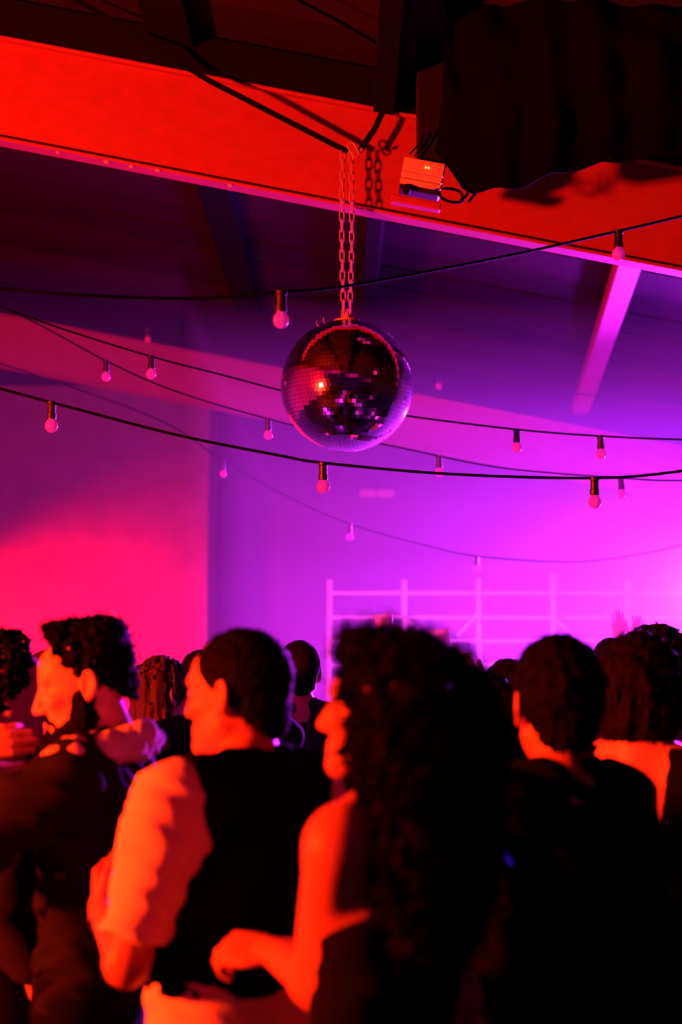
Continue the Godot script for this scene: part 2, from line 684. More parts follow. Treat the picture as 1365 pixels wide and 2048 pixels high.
func beams() -> void:
	var turn := Basis(Vector3.BACK, atan(SLOPE))
	for k in 3:
		var z: float = [-6.0, -12.0, 0.6][k]
		var low: float = [3.555, 3.455, 3.6][k]
		var label: String = ["deep red-lit steel roof beam behind the mirror ball", "second steel roof beam crossing farther back in the hall", "steel roof beam overhead at the camera end"][k]
		var t := thing("roof_beam", label, "beam", Vector3(0, low, z))
		var web := bag()
		box(web, Transform3D(turn, Vector3(0, 0.225, 0)), Vector3(11.1, 0.43, 0.02))
		part("web", web, M.beam_paint, t)
		for q in [["bottom_flange", 0.0], ["top_flange", 0.45]]:
			var f := bag()
			box(f, Transform3D(turn, Vector3(0, q[1], 0)), Vector3(11.1, 0.016, 0.1), 0.004)
			part(q[0], f, M.beam_paint, t)
		var plate := bag()
		var h: float = 4.165 - low - 0.458
		box(plate, Transform3D(turn, Vector3(0, 0.458 + h / 2.0, 0)), Vector3(11.1, h - 0.006, 0.2), 0.004)
		part("timber_plate", plate, M.dark_timber, t)
		if k == 0:
			for q in [[115, 305, 0.8], [212, 324, 1.5], [262, 333, 1.2], [315, 341, 1.3], [460, 371, 1.1]]:
				var tab := bag()
				var p := at(q[0], q[1], 5.945) - t.position
				box(tab, Transform3D(turn, p), Vector3(0.014 * q[2], 0.012, 0.003), 0.001)
				part("tape_scrap", tab, M.case_white, t)
	# dark joists running away from the camera under the boards
	for q in [[-0.72, 0.07, 0.2, "shallow dark roof joist left of the mirror ball"], [0.2, 0.2, 0.09, "deep dark roof joist right of the mirror ball"]]:
		for s in [[-0.35, -5.9], [-6.1, -11.9]]:
			var x: float = q[0]
			var front: bool = s[0] > -1.0
			var t := thing("roof_joist", q[3] + (", camera side of the beam" if front else ", beyond the beam"), "joist", Vector3(x, roof_y(x), (s[0] + s[1]) / 2.0))
			var b := bag()
			box(b, Transform3D(turn, Vector3(0, -q[1] / 2.0, 0)), Vector3(q[2], q[1], absf(s[1] - s[0]) - 0.02), 0.005)
			part("timber", b, M.dark_timber, t)
	var br := thing("roof_brace", "slanting steel brace between the two beams at the right", "brace", Vector3(1.76, 3.72, -9.0))
	var bb := bag()
	var a := Vector3(1.42, roof_y(1.42) - 0.09, -6.15) - br.position
	var e := Vector3(2.02, roof_y(2.02) - 0.12, -11.85) - br.position
	box(bb, Transform3D(along(e - a, Vector3.UP), (a + e) / 2.0), Vector3(0.14, (e - a).length(), 0.1), 0.01)
	part("bar", bb, M.beam_paint, br)


func timber_frame() -> void:
	var t := thing("timber_frame", "pale timber stud frame with rails behind the crowd", "frame", Vector3(1.2, 0, -13.0))
	var base := t.position
	var xs := []
	for k in 7:
		xs.append(at(660 + 149.5 * k, 1285, 13.0).x)
	var tops := [1160, 1160, 1156, 1147, 1160, 1160, 1160]
	for k in 7:
		var b := bag()
		var top: float = at(660, tops[k], 13.0).y
		box(b, lying(Vector3(xs[k], top / 2.0, -13.0) - base), Vector3(0.045, top, 0.07), 0.005)
		part("post", b, M.pale_timber, t)
	for v in [1186, 1235, 1282, 1330]:
		var b := bag()
		var y: float = at(660, v, 13.05).y
		box(b, lying(Vector3((xs[0] + xs[6]) / 2.0, y, -13.055) - base), Vector3(xs[6] - xs[0], 0.03, 0.03), 0.003)
		part("rail", b, M.pale_timber, t)
	for q in [[915, 1272, 955, 1228], [1107, 1232, 1165, 1292], [838, 1262, 810, 1236]]:
		var b := bag()
		var a := at(q[0], q[1], 13.0) - base
		var e := at(q[2], q[3], 13.0) - base
		box(b, Transform3D(along(e - a), (a + e) / 2.0), Vector3(0.03, (e - a).length(), 0.03), 0.003)
		part("brace", b, M.pale_timber, t)


func mirror_ball() -> void:
	var mid := at(694.5, 772, 5.87)
	var r := 133.0 / FOCAL * 5.92
	var t := thing("mirror_ball", "large mirror ball hanging from chains below the red beam", "mirror ball", mid)
	var core := bag()
	ball_shape(core, Transform3D(), r - 0.006, 30, 48)
	part("core", core, M.ball_core, t)
	var b := bag()
	var rows := 52
	var size := PI * r / rows
	var lean := noise(2.2, 5, 2)
	var eye_dir := (Vector3(0, EYE, 0) - mid).normalized()
	var near_tiles := []
	var unit := bag()
	box(unit, Transform3D(), Vector3.ONE)
	var unit_mesh := mesh_of(unit)
	for i in rows:
		var th := PI * (i + 0.5) / rows
		var n := maxi(3, int(TAU * r * sin(th) / size))
		var shift := rng.randf()
		var row_tilt := rng.randfn(0.0, 0.012)
		for k in n:
			var ph := TAU * (k + shift) / n
			var nor := Vector3(sin(th) * cos(ph), cos(th), sin(th) * sin(ph))
			var e1 := Vector3(-sin(ph), 0, cos(ph))
			var e2 := nor.cross(e1)
			var q := nor * r
			var a1 := 0.03 * lean.get_noise_3d(q.x * 3, q.y * 3, q.z * 3) + rng.randfn(0.0, 0.006)
			var a2 := 0.03 * lean.get_noise_3d(q.x * 3 + 9, q.y * 3, q.z * 3) + rng.randfn(0.0, 0.008) + row_tilt
			var nt := (nor + e1 * a1 + e2 * a2).normalized()
			var f1 := (e1 - nt * e1.dot(nt)).normalized()
			var f2 := nt.cross(f1)
			var w := 0.47 * TAU * r * sin(th) / n
			var h := 0.47 * size
			var p0 := q - f1 * w - f2 * h
			var p1 := q + f1 * w - f2 * h
			var p2 := q + f1 * w + f2 * h
			var p3 := q - f1 * w + f2 * h
			if nor.dot(eye_dir) > 0.83:
				near_tiles.append(Transform3D(Basis(f1 * 2.0 * w, f2 * 2.0 * h, nt * 0.005), q - nt * 0.0025))
				continue
			quad_flat(b, p0, p1, p2, p3, nt)
			var dn := nt * 0.005
			quad_flat(b, p0, p1, p1 - dn, p0 - dn, -f2)
			quad_flat(b, p2, p3, p3 - dn, p2 - dn, f2)
	var tiles := part("mirror_tile_coat", b, M.mirror, t, "small square mirror tiles")
	tiles.set_meta("kind", "stuff")
	for x in near_tiles:
		part("mirror_tile", unit_mesh, M.mirror, t).transform = x
	var cap := bag()
	lathe(cap, lying(Vector3(0, r - 0.01, 0)), [[0.055, 0.0], [0.055, 0.012], [0.018, 0.016], [0.018, 0.034], [0.0, 0.036]], 18)
	part("cap", cap, M.steel, t)
	var eye := bag()
	ring(eye, Transform3D(Basis(Vector3.RIGHT, PI / 2), Vector3(0, r + 0.035, 0)), 0.014, 0.014, 0.004)
	part("eye_ring", eye, M.steel, t)
	for s in [-0.052, -0.04]:
		var wire := bag()
		var top := Vector3(s * 2.3, sqrt(r * r - s * s * 5.3) - 0.002, 0.02)
		tube(wire, [top, top + Vector3(-0.006, 0.012, 0), top + Vector3(-0.007, 0.026, 0)], [0.0016], 5)
		part("wire_end", wire, M.steel, t)


# a rounded oval ring lying in the xz plane: half straight length l, bend radius q, wire radius w
func ring(b: Array, xf: Transform3D, l: float, q: float, w: float) -> void:
	var pts := []
	for k in 17:
		var a := TAU * k / 16.0
		var p := Vector3(q * cos(a), 0, q * sin(a))
		p.z += (l - q) * signf(sin(a)) if absf(sin(a)) > 0.01 else 0.0
		pts.append(xf * p)
	pts[16] = pts[0]
	tube(b, pts, [w], 7, false)


func chain(label: String, from: Vector3, to: Vector3, sway: float) -> void:
	var t := thing("hanging_chain", label, "chain", to, 0.0, "")
	var pitch := 0.042
	var count := int((from - to).length() / pitch)
	var shape := bag()
	ring(shape, Transform3D(Basis(Vector3.RIGHT, PI / 2), Vector3.ZERO), 0.027, 0.0095, 0.0032)
	var one := mesh_of(shape)
	for k in count + 1:
		var s := float(k) / count
		var p := from.lerp(to, s)
		p.x += sway * sin(PI * s)
		var o := part("link", one, M.steel, t)
		o.position = p - to
		o.basis = along(from - to, Vector3.BACK) * Basis(Vector3.UP, 0.35 + (PI / 2 if k % 2 else 0.0))


func rigging() -> void:
	var hook := at(705, 303, 5.88)
	var ball_top := at(694, 632, 5.87)
	chain("left strand of the steel chain holding the mirror ball", at(686, 312, 5.88), ball_top + Vector3(-0.012, 0.0, 0), -0.006)
	chain("right strand of the steel chain holding the mirror ball", at(703, 316, 5.88), ball_top + Vector3(0.012, 0.0, 0), 0.006)
	# two slings that carry the chain, one running up to the left, one over the beam
	for q in [["dark sling strap stretched up left from the chain hook across the beam", [hook + Vector3(-0.02, 0, 0), at(420, 162, 5.84), at(205, 30, 5.72), at(150, -2, 5.66)], 0.024],
			["short dark sling strap running from the chain hook over the beam", [hook + Vector3(0.03, 0, 0), at(750, 258, 5.89), at(768, 219, 5.89), at(776, 190, 5.88)], 0.026],
			["thin dark strap under the roof boards above the beam", [at(560, -20, 5.2), at(600, 2, 5.2), at(680, 43, 5.3), at(757, 88, 5.4)], 0.014]]:
		var pts: Array = q[1]
		var t := thing("sling_strap", q[0], "strap", pts[0])
		var b := bag()
		for k in pts.size() - 1:
			var a: Vector3 = pts[k] - t.position
			var e: Vector3 = pts[k + 1] - t.position
			box(b, Transform3D(along(e - a), (a + e) / 2.0), Vector3(q[2], (e - a).length() + 0.004, 0.005), 0.001)
		part("webbing", b, M.strap, t)
	var h := thing("carabiner", "steel snap hook joining the chain to the straps", "hook", hook)
	var b := bag()
	ring(b, Transform3D(Basis(Vector3.RIGHT, PI / 2) * Basis(Vector3.UP, 0.5), Vector3(0.005, 0, 0.02)), 0.034, 0.015, 0.004)
	part("body", b, M.steel, h)
	b = bag()
	lathe(b, Transform3D(Basis(Vector3.RIGHT, PI / 2), Vector3(0.038, -0.004, 0.03)), [[0.0, -0.008], [0.007, -0.008], [0.007, 0.008], [0.0, 0.008]], 10)
	part("nut", b, M.steel, h)

	# box-shaped fixture fastened in front of the beam
	var f := thing("fixture_box", "small pale ribbed fixture box hanging in front of the beam", "fixture", at(845, 352, 5.5))
	var o := f.position
	var turn := Basis(Vector3.BACK, -0.19)
	var dz := 0.09
	b = bag()
	box(b, Transform3D(turn, Vector3(0.002, 0.0, -dz / 2.0 - 0.005)), Vector3(0.166, 0.125, dz), 0.008)
	part("body", b, M.black_metal, f)
	for q in [[0.034, 0.056], [-0.008, 0.025], [-0.035, 0.022]]:
		b = bag()
		box(b, Transform3D(turn, turn * Vector3(0, q[0], 0.004)), Vector3(0.166, q[1], 0.02), 0.004)
		part("rib", b, M.case_white, f)
	for s in [-0.006, 0.006]:
		b = bag()
		lathe(b, Transform3D(turn * Basis(Vector3.RIGHT, PI / 2), turn * Vector3(0.014 + s, 0.032, 0.016)), [[0.0, -0.003], [0.0036, -0.002], [0.0026, 0.002], [0.0, 0.003]], 10)
		part("indicator_light", b, M.indicator if M.has("indicator") else glow_paint("indicator", Color(1.0, 0.75, 0.35), 3.0), f)
	b = bag()
	lathe(b, Transform3D(turn * Basis(Vector3.RIGHT, PI / 2), turn * Vector3(-0.05, -0.066, 0.012)), [[0.0, -0.03], [0.016, -0.03], [0.016, 0.012], [0.012, 0.016], [0.0, 0.016]], 16)
	part("knob", b, M.rubber, f)
	b = bag()
	box(b, Transform3D(turn, turn * Vector3(-0.005, -0.1, -0.05)), Vector3(0.2, 0.03, 0.05), 0.004)
	part("mounting_rail", b, M.beam_paint, f)
	# drop bracket from the roof
	b = bag()
	var top := at(868, -20, 5.5)
	box(b, lying(Vector3(0.045, (roof_y(top.x) - o.y) / 2.0 + 0.03, -0.06)), Vector3(0.125, roof_y(top.x) - o.y - 0.07, 0.07), 0.006)
	part("drop_bracket", b, M.black_metal, f)
	for q in [[[820, 308], [838, 290], [848, 268]], [[830, 312], [850, 285], [862, 262]]]:
		b = bag()
		var pts := []
		for p in q:
			pts.append(at(p[0], p[1], 5.5) - o)
		tube(b, pts, [0.004], 6)
		part("lead", b, M.cable, f)
	# loops of cable at its right side
	var loops := [[[872, 378], [885, 396], [905, 404], [925, 402], [922, 385], [905, 378], [885, 377]], [[920, 402], [934, 390], [938, 372], [934, 360]], [[938, 404], [950, 388], [958, 374]]]
	for k in 3:
		var t := thing("cable_loop", ["black cable looping below the fixture box", "short black cable end curling up beside the fixture box", "short black cable end hanging right of the fixture box"][k], "cable", at(loops[k][0][0], loops[k][0][1], 5.48))
		b = bag()
		tube(b, smooth_path(loops[k], 5.48, 5.5, t.position), [0.006], 7)
		part("cord", b, M.cable, t)
	# black fabric bunched under the roof at the right
	swag()


func glow_paint(name_: String, c: Color, e: float) -> StandardMaterial3D:
	var m := paint(name_, Color(0.05, 0.05, 0.05), 0.5)
	m.emission_enabled = true
	m.emission = c
	m.emission_energy_multiplier = e
	return m


func smooth_path(px: Array, d0: float, d1: float, base: Vector3, steps := 8) -> Array:
	var c := Curve3D.new()
	var n := px.size()
	var pts := []
	for i in n:
		var dd: float = px[i][2] if px[i].size() > 2 else lerpf(d0, d1, float(i) / (n - 1))
		pts.append(at(px[i][0], px[i][1], dd) - base)
	var out := []
	for i in n - 1:
		var a: Vector3 = pts[maxi(i - 1, 0)]
		var b: Vector3 = pts[i]
		var e: Vector3 = pts[i + 1]
		var f: Vector3 = pts[mini(i + 2, n - 1)]
		for k in steps:
			out.append(b.cubic_interpolate(e, a, f, float(k) / steps))
	out.append(pts[n - 1])
	return out


func swag() -> void:
	# cloth slung under the roof: upper edge along the boards, lower edge sagging in front of the beam
	var t := thing("ceiling_drape", "black cloth slung under the roof right of the fixture box", "drape", at(1150, 250, 5.2))
	var lower := [[872, 300], [930, 372], [985, 377], [1035, 372], [1100, 348], [1200, 326], [1300, 312], [1420, 303], [1560, 296]]
	var line := smooth_path(lower, 5.45, 5.0, Vector3.ZERO, 6)
	var b := bag()
	var n := line.size()
	var rows := 16
	var f := noise(3.0, 44, 3)
	for side in 2:
		var first: int = b[0].size()
		for i in n:
			var p: Vector3 = line[i]
			var up := Vector3(p.x + 0.02, roof_y(p.x) - 0.006, p.z + 0.25)
			for k in rows + 1:
				var s := float(k) / rows
				var q := p.lerp(up, s)
				q.y -= 0.12 * sin(PI * s) * 0.4
				q.z += 0.16 * sin(PI * s) + 0.035 * sin(p.x * 34.0 + s * 3.0) * (1.0 - s * 0.6) + 0.05 * f.get_noise_2d(p.x * 2.0, s)
				q.z -= 0.006 * side
				b[0].append(q - t.position)
				b[1].append(Vector3.ZERO)
		for i in n - 1:
			for k in rows:
				var a := first + i * (rows + 1) + k
				var c := a + rows + 1
				b[2].append_array(PackedInt32Array([a, c, a + 1, c, c + 1, a + 1]) if side == 0 else PackedInt32Array([a, a + 1, c, c, a + 1, c + 1]))
	smooth_normals(b)
	part("cloth", b, M.black_cloth, t)
	var hem := bag()
	var hp := []
	for i in range(0, n, 2):
		hp.append(line[i] - t.position + Vector3(0, 0, 0.035 * sin(line[i].x * 34.0)))
	tube(hem, hp, [0.008], 6)
	part("hem", hem, M.black_cloth, t)


func smooth_normals(b: Array) -> void:
	var v: PackedVector3Array = b[0]
	var n: PackedVector3Array = b[1]
	n.fill(Vector3.ZERO)
	var ix: PackedInt32Array = b[2]
	for k in range(0, ix.size(), 3):
		var f := -(v[ix[k + 1]] - v[ix[k]]).cross(v[ix[k + 2]] - v[ix[k]])
		for j in 3:
			n[ix[k + j]] += f
	for k in n.size():
		n[k] = n[k].normalized()
	b[1] = n


# ---------------------------------------------------------------- festoon strings
func strings() -> void:
	var bulb := bag()
	lathe(bulb, Transform3D(), [[0.0, -0.0425], [0.007, -0.0414], [0.0135, -0.038], [0.019, -0.0322], [0.0222, -0.0245], [0.0229, -0.018], [0.0215, -0.0105], [0.0175, -0.003], [0.0125, 0.002], [0.012, 0.006]], 18)
	smooth_lathe(bulb)
	var bulb_mesh := mesh_of(bulb)
	var sock := bag()
	lathe(sock, Transform3D(), [[0.0155, 0.004], [0.0165, 0.008], [0.0165, 0.024], [0.014, 0.026], [0.014, 0.054], [0.0175, 0.056], [0.0175, 0.066], [0.0, 0.07]], 16)
	var sock_mesh := mesh_of(sock)
	var defs := [
		["nearest black bulb string crossing in front of the ball chain", [[-150, 562, 3.8], [0, 577, 3.9], [160, 590, 3.9], [390, 597, 4.0], [563, 584, 4.05], [700, 571, 4.2], [1000, 515, 4.6], [1238, 462, 4.9], [1365, 432, 5.0], [1600, 372, 5.2]], [[-2, 628, 4.5], [562, 628, 4.05], [1238, 501, 4.9]], 0.0050],
		["bulb string passing behind the ball in front of the second beam", [[-120, 560, 6.4], [20, 620, 6.4], [150, 666, 6.4], [313, 716, 6.4], [430, 746, 6.4], [600, 790, 6.4], [760, 822, 6.4], [860, 838, 6.4], [1045, 860, 6.4], [1200, 872, 6.4], [1365, 879, 6.4], [1600, 880, 6.4]], [[306, 733, 6.4], [1045, 886, 6.2], [1160, 890, 7.0]], 0.0045],
		["bulb string sagging across the second beam and dropping right", [[-120, 560, 7.1], [60, 640, 7.1], [213, 722, 7.1], [350, 782, 7.1], [537, 838, 7.1], [660, 866, 7.1], [800, 895, 7.1], [1000, 935, 7.1], [1243, 956, 7.1], [1365, 961, 7.1], [1600, 955, 7.1]], [[213, 741, 7.1], [537, 857, 7.1], [880, 937, 7.1], [1243, 968, 7.1]], 0.0045],
		["bulb string sagging just below the mirror ball", [[-160, 735, 4.9], [104, 805, 4.9], [350, 869, 4.9], [560, 911, 4.9], [650, 926, 4.9], [900, 948, 4.9], [1190, 956, 4.9], [1365, 942, 4.9], [1600, 905, 4.9]], [[104, 829, 4.9], [648, 955, 4.9], [1190, 985, 4.9]], 0.0050],
		["faint bulb string hanging low in the haze at the back", [[-80, 700, 9.0], [296, 830, 9.0], [447, 922, 9.0], [560, 985, 9.0], [700, 1048, 9.0], [870, 1095, 9.0], [954, 1112, 9.0], [1100, 1123, 9.0], [1210, 1119, 9.0], [1365, 1090, 9.0], [1600, 1020, 9.0]], [[447, 937, 9.0], [700, 1060, 9.0], [954, 1126, 9.0]], 0.005],
		["highest far bulb string close under the roof boards", [[-80, 598, 10.0], [296, 656, 10.0], [560, 705, 10.0], [878, 750, 10.0], [1200, 792, 10.0], [1600, 830, 10.0]], [[296, 671, 10.0], [878, 764, 10.0]], 0.005]]
	for q in defs:
		var px: Array = q[1]
		var base := at(px[1][0], px[1][1], px[1][2])
		var t := thing("bulb_string", q[0], "string lights", base)
		var path := smooth_path(px, 1, 1, base, 10)
		var cord := bag()
		tube(cord, path, [q[3]], 8)
		part("cord", cord, M.cable, t)
		for s in q[2]:
			# hang each bulb from the nearest point of the cord
			var want := at(s[0], s[1], s[2]) - base
			var best := Vector3.ZERO
			var gap := 1e9
			for k in path.size() - 1:
				var p: Vector3 = Geometry3D.get_closest_point_to_segment(want + Vector3(0, 0.07, 0), path[k], path[k + 1])
				var e := absf(p.x - want.x)
				if e < gap:
					gap = e
					best = p
			var dirv := best + Vector3(0, 0.004, 0) - (want + Vector3(0, 0.0225, 0))
			var lean := Vector3(clampf(dirv.x * 2.0, -0.25, 0.25), 1, 0.08 * sin(s[0]))
			var bs := along(lean)
			var so := part("socket", sock_mesh, M.socket_black, t)
			so.transform = Transform3D(bs, best - bs * Vector3(0, 0.064, 0))
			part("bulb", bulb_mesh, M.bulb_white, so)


func smooth_lathe(b: Array) -> void:
	var sums := {}
	var v: PackedVector3Array = b[0]
	var n: PackedVector3Array = b[1]
	for i in v.size():
		var key := (v[i] * 1e5).round()
		sums[key] = sums.get(key, Vector3.ZERO) + n[i]
	for i in v.size():
		n[i] = sums[(v[i] * 1e5).round()].normalized()
	b[1] = n


# ---------------------------------------------------------------- people
func head_bag(cell: float) -> Array:
	var key := "head%f" % cell
	if cache.has(key):
		return cache[key]
	var F := Field.new(Vector3(-0.115, -0.215, -0.145), Vector3(0.115, 0.13, 0.125), cell)
	F.ell(Vector3(0, 0.03, 0.014), Vector3(0.076, 0.086, 0.096), 0.02)
	F.ell(Vector3(0, -0.03, -0.028), Vector3(0.06, 0.085, 0.066), 0.03)
	F.ell(Vector3(0, 0.045, -0.045), Vector3(0.058, 0.045, 0.045), 0.02)
	for s in [-1.0, 1.0]:
		F.capsule(Vector3(0.05 * s, -0.06, 0.0), Vector3(0.016 * s, -0.1, -0.066), 0.02, 0.018, 0.025)
		F.ell(Vector3(0.042 * s, -0.022, -0.066), Vector3(0.02, 0.016, 0.02), 0.018)
	F.capsule(Vector3(-0.01, -0.1, -0.075), Vector3(0.01, -0.1, -0.075), 0.02, 0.02, 0.02)
	F.capsule(Vector3(-0.036, 0.026, -0.078), Vector3(0.036, 0.026, -0.078), 0.013, 0.013, 0.014)
	for s in [-1.0, 1.0]:
		F.ell(Vector3(0.031 * s, 0.004, -0.1), Vector3(0.02, 0.013, 0.017), 0.012, Basis(), true)
		F.ell(Vector3(0.031 * s, 0.003, -0.078), Vector3(0.014, 0.0115, 0.0135), 0.004)
	F.capsule(Vector3(0, 0.012, -0.088), Vector3(0, -0.034, -0.111), 0.009, 0.0125, 0.01)
	for s in [-1.0, 1.0]:
		F.ell(Vector3(0.0125 * s, -0.038, -0.098), Vector3(0.009, 0.008, 0.011), 0.006)
	F.capsule(Vector3(-0.019, -0.064, -0.088), Vector3(0.019, -0.064, -0.088), 0.006, 0.006, 0.008)
	F.capsule(Vector3(-0.016, -0.076, -0.088), Vector3(0.016, -0.076, -0.088), 0.0075, 0.0075, 0.008)
	F.ell(Vector3(0, -0.07, -0.1), Vector3(0.026, 0.0022, 0.009), 0.003, Basis(), true)
	for s in [-1.0, 1.0]:
		var tb := Basis(Vector3.UP, 0.35 * s) * Basis(Vector3.RIGHT, 0.2)
		F.ell(Vector3(0.08 * s, -0.004, 0.016), Vector3(0.009, 0.034, 0.021), 0.006, tb)
		F.ell(Vector3(0.087 * s, 0.0, 0.013), Vector3(0.007, 0.021, 0.012), 0.004, tb, true)
		F.ell(Vector3(0.077 * s, -0.032, 0.008), Vector3(0.007, 0.01, 0.009), 0.004)
	F.capsule(Vector3(0, -0.06, 0.024), Vector3(0, -0.12, 0.034), 0.05, 0.05, 0.025)
	var b := bag()
	F.into(b)
	cache[key] = b
	return b


# a right or left hand: wrist at the origin, fingers along +y, palm towards -z, thumb on the side m
func hand_bag(cell: float, m: float, curl: float) -> Array:
	var key := "hand%f_%f_%f" % [cell, m, curl]
	if cache.has(key):
		return cache[key]
	var F := Field.new(Vector3(-0.085, -0.05, -0.12), Vector3(0.085, 0.2, 0.04), cell)
	F.capsule(Vector3(0, -0.05, 0), Vector3(0, 0.01, 0), 0.026, 0.025, 0.01)
	F.ell(Vector3(0, 0.05, 0), Vector3(0.041, 0.052, 0.016), 0.012)
	for i in 4:
		var x: float = [0.03, 0.0105, -0.0095, -0.028][i] * m
		var y: float = [0.086, 0.092, 0.088, 0.079][i]
		var l: float = [0.072, 0.08, 0.075, 0.058][i]
		var r: float = [0.0092, 0.0095, 0.009, 0.0078][i]
		var p := Vector3(x, y, 0)
		F.capsule(Vector3(x * 0.5, 0.02, 0), p, 0.011, r + 0.001, 0.008)
		var a := curl * 0.8
		for k in 3:
			var seg: float = l * [0.44, 0.31, 0.25][k]
			var q := p + Vector3(x * 0.06, cos(a), -sin(a)) * seg
			F.capsule(p, q, r * (1.0 - 0.1 * k), r * (0.93 - 0.1 * k), 0.002)
			p = q
			a += curl
	var th := [Vector3(0.02 * m, 0.015, -0.006), Vector3(0.046 * m, 0.042, -0.018), Vector3(0.056 * m, 0.072, -0.03), Vector3(0.056 * m, 0.095, -0.04)]
	for k in 3:
		F.capsule(th[k], th[k + 1], [0.015, 0.0115, 0.0105][k], [0.0115, 0.0105, 0.009][k], 0.006 if k == 0 else 0.002)
	var b := bag()
	F.into(b)
	cache[key] = b
	return b


func torso(F: Field, s: float, off: float, sw: float, k: float) -> void:
	var e := Vector3.ONE * off
	F.ell(Vector3(0, 0.93, 0.008) * s, Vector3(0.158, 0.14, 0.112) * s + e, k)
	F.ell(Vector3(0, 1.08, 0) * s, Vector3(0.138, 0.16, 0.095) * s + e, k)
	F.ell(Vector3(0, 1.25, 0.004) * s, Vector3(0.155 * sw, 0.18, 0.108) * s + e, k)
	var w := 0.148 * sw
	F.capsule(Vector3(-w, 1.388, 0.006) * s, Vector3(w, 1.388, 0.006) * s, 0.052 * s + off, 0.052 * s + off, k)
	for q in [-1.0, 1.0]:
		F.capsule(Vector3(0.03 * q, 1.452, 0.024) * s, Vector3(0.13 * q * sw, 1.405, 0.01) * s, 0.04 * s + off * 0.6, 0.042 * s + off, k)


func arm(F: Field, s: float, off: float, a: Array, upper := 1.0, lower := 1.0, k := 0.03) -> void:
	var sh: Vector3 = a[0]
	var el: Vector3 = a[1]
	var wr: Vector3 = a[2]
	F.capsule(sh, sh.lerp(el, upper), 0.05 * s + off, lerpf(0.05, 0.038, upper) * s + off, k, upper < 1.0)
	if lower > 0.0:
		F.capsule(el, el.lerp(wr, lower), 0.038 * s + off, lerpf(0.038, 0.026, lower) * s + off, k, true)


